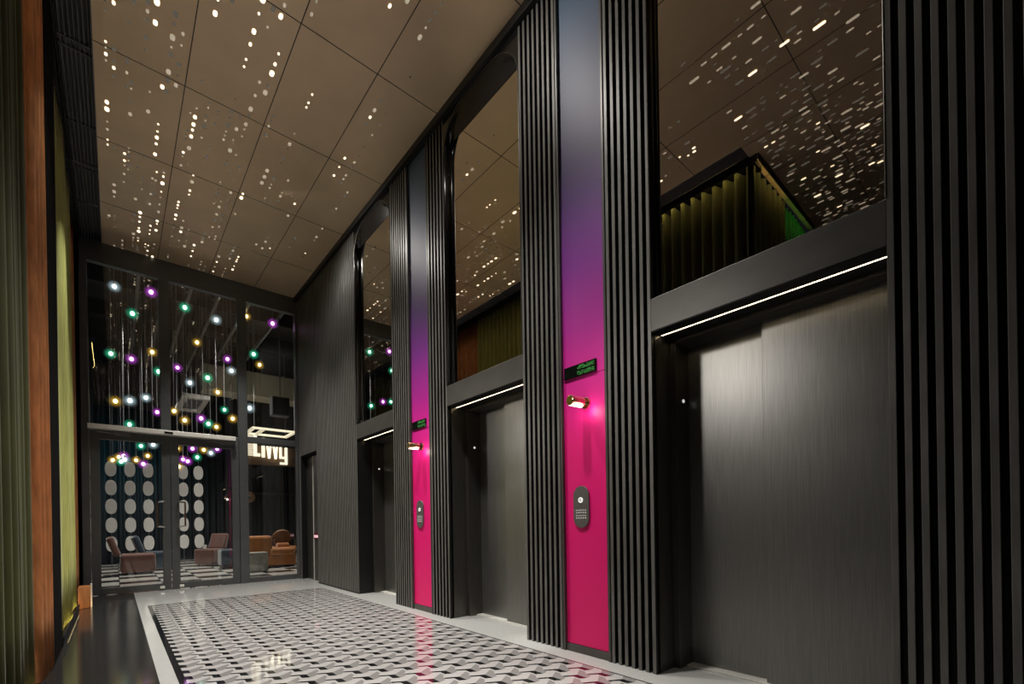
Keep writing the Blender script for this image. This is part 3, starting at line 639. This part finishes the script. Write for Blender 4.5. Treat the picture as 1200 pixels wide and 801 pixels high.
# round wooden wall disc and dado
t = thing('wall_disc', 'round wooden disc hung on the dark wall below the sign', 'wall decoration', (0, 0, 0))
bm = bmesh.new(); tube(bm, (3.28, 16.74, 1.92), (3.28, 16.70, 1.92), .18, 28); obj('disc', bm, M['wood'], t, bevel=.006)
bm = bmesh.new(); tube(bm, (3.28, 16.70, 1.92), (3.28, 16.685, 1.92), .05, 18); obj('hub', bm, M['brass'], t)
t = thing('drape', 'dark pleated drape on the back wall under the brown fascia', 'curtain')
random.seed(21); bm = bmesh.new(); prev = None
for i in range(260):
    x = -2.4 + i * .03; y = 16.9 + .06 * math.sin(i * 1.05 + math.sin(i * .13) * 2)
    cur = (bm.verts.new((x, y, .02)), bm.verts.new((x, y, 5.6)))
    if prev: bm.faces.new((prev[0], cur[0], cur[1], prev[1]))
    prev = cur
obj('cloth', bm, M['lwall'], t, smooth=True)
t = thing('wall_shelf', 'dark ledge along the drape below the sign', 'shelf'); boxes('board', [(3.0, 5.4, 16.72, 16.83, 2.02, 2.10)], M['jamb'], t); 
# duct, cassette, tray lights, speaker, ceiling rails
t = thing('duct', 'cream rectangular duct hung across the lounge ceiling', 'duct')
boxes('duct_body', [(1.82, 5.5, 14.6, 15.3, 4.69, 5.37)], M['duct'], t, bevel=.02)
boxes('hanger', [(2.0, 2.03, 14.9, 14.93, 5.37, 6.3)], M['rail'], t); boxes('hanger', [(4.6, 4.63, 14.9, 14.93, 5.37, 6.3)], M['rail'], t)
boxes('duct_flange', [(x, x + .04, 14.58, 15.32, 4.67, 5.39) for x in (2.6, 3.8, 5.0)], M['duct'], t)
t = thing('air_cassette', 'white square air cassette tilted over the middle of the lounge', 'air conditioner')
bm = bmesh.new()
for b in ((1.18, 1.72, 12.7, 12.86), (1.18, 1.72, 14.2, 14.36), (1.18, 1.30, 12.86, 14.2), (1.60, 1.72, 12.86, 14.2)): box(bm, b[0], b[1], b[2], b[3], 3.95, 4.05)
obj('frame', bm, M['fwhite'], t, bevel=.01)
boxes('grille', [(1.30, 1.60, 12.86 + k * .14, 12.94 + k * .14, 3.98, 4.02) for k in range(9)], M['rail'], t)
bm = bmesh.new()
for x in (1.22, 1.68):
    for y in (12.76, 14.3): tube(bm, (x, y, 4.05), (x, y, 6.3), .006, 6)
obj('hanger', bm, M['cord'], t)
t = thing('tray_light', 'warm lit rectangular frame light hung just above the sign', 'light')
bm = bmesh.new()
for b in ((2.75, 3.85, 13.5, 13.58), (2.75, 3.85, 14.42, 14.5), (2.75, 2.83, 13.58, 14.42), (3.0, 3.08, 13.58, 14.42), (3.77, 3.85, 13.58, 14.42)): box(bm, b[0], b[1], b[2], b[3], 3.55, 3.60)
obj('frame', bm, M['tray_lit'], t)
bm = bmesh.new()
for x in (2.8, 3.8):
    for y in (13.54, 14.46): tube(bm, (x, y, 3.60), (x, y, 6.3), .006, 6)
obj('hanger', bm, M['cord'], t)
t = thing('loudspeaker', 'grey loudspeaker box hung beside the right edge of the upper pane', 'speaker')
boxes('cabinet', [(2.52, 2.86, 10.5, 10.75, 3.32, 3.72)], M['rail'], t, bevel=.015)
boxes('baffle', [(2.54, 2.84, 10.49, 10.5, 3.34, 3.70)], M['black'], t)
bm = bmesh.new(); tube(bm, (2.7, 10.62, 3.72), (2.7, 10.62, 6.3), .012, 8); obj('bracket', bm, M['rail'], t)
for k, (x, z) in enumerate(((.35, 5.5), (.75, 5.55), (1.15, 5.6), (1.6, 5.55), (2.1, 5.5), (2.7, 5.45))):
    t = thing('ceiling_track', 'dim grey ceiling rail running away from the glass, %s from the left' % ('first', 'second', 'third', 'fourth', 'fifth', 'sixth')[k], 'ceiling rail', (0, 0, 0), 'lounge ceiling rails')
    boxes('rail', [(x, x + .05, 10.0, 16.5, z, z + .06)], M['rail'], t)
    bm = bmesh.new()
    for y in (10.6, 13, 15.8): tube(bm, (x + .025, y, z + .06), (x + .025, y, 6.3), .006, 6)
    obj('hanger', bm, M['cord'], t)
for k, (y, z) in enumerate(((10.6, 5.75), (12.2, 5.8), (14.2, 5.85))):
    t = thing('ceiling_beam', 'dark beam across the lounge ceiling, %s from the glass' % ('first', 'second', 'third')[k], 'beam', (0, 0, 0), 'lounge ceiling beams')
    boxes('beam', [(-2.5, 5.6, y, y + .18, z + .1, 6.3)], M['lceil'], t)
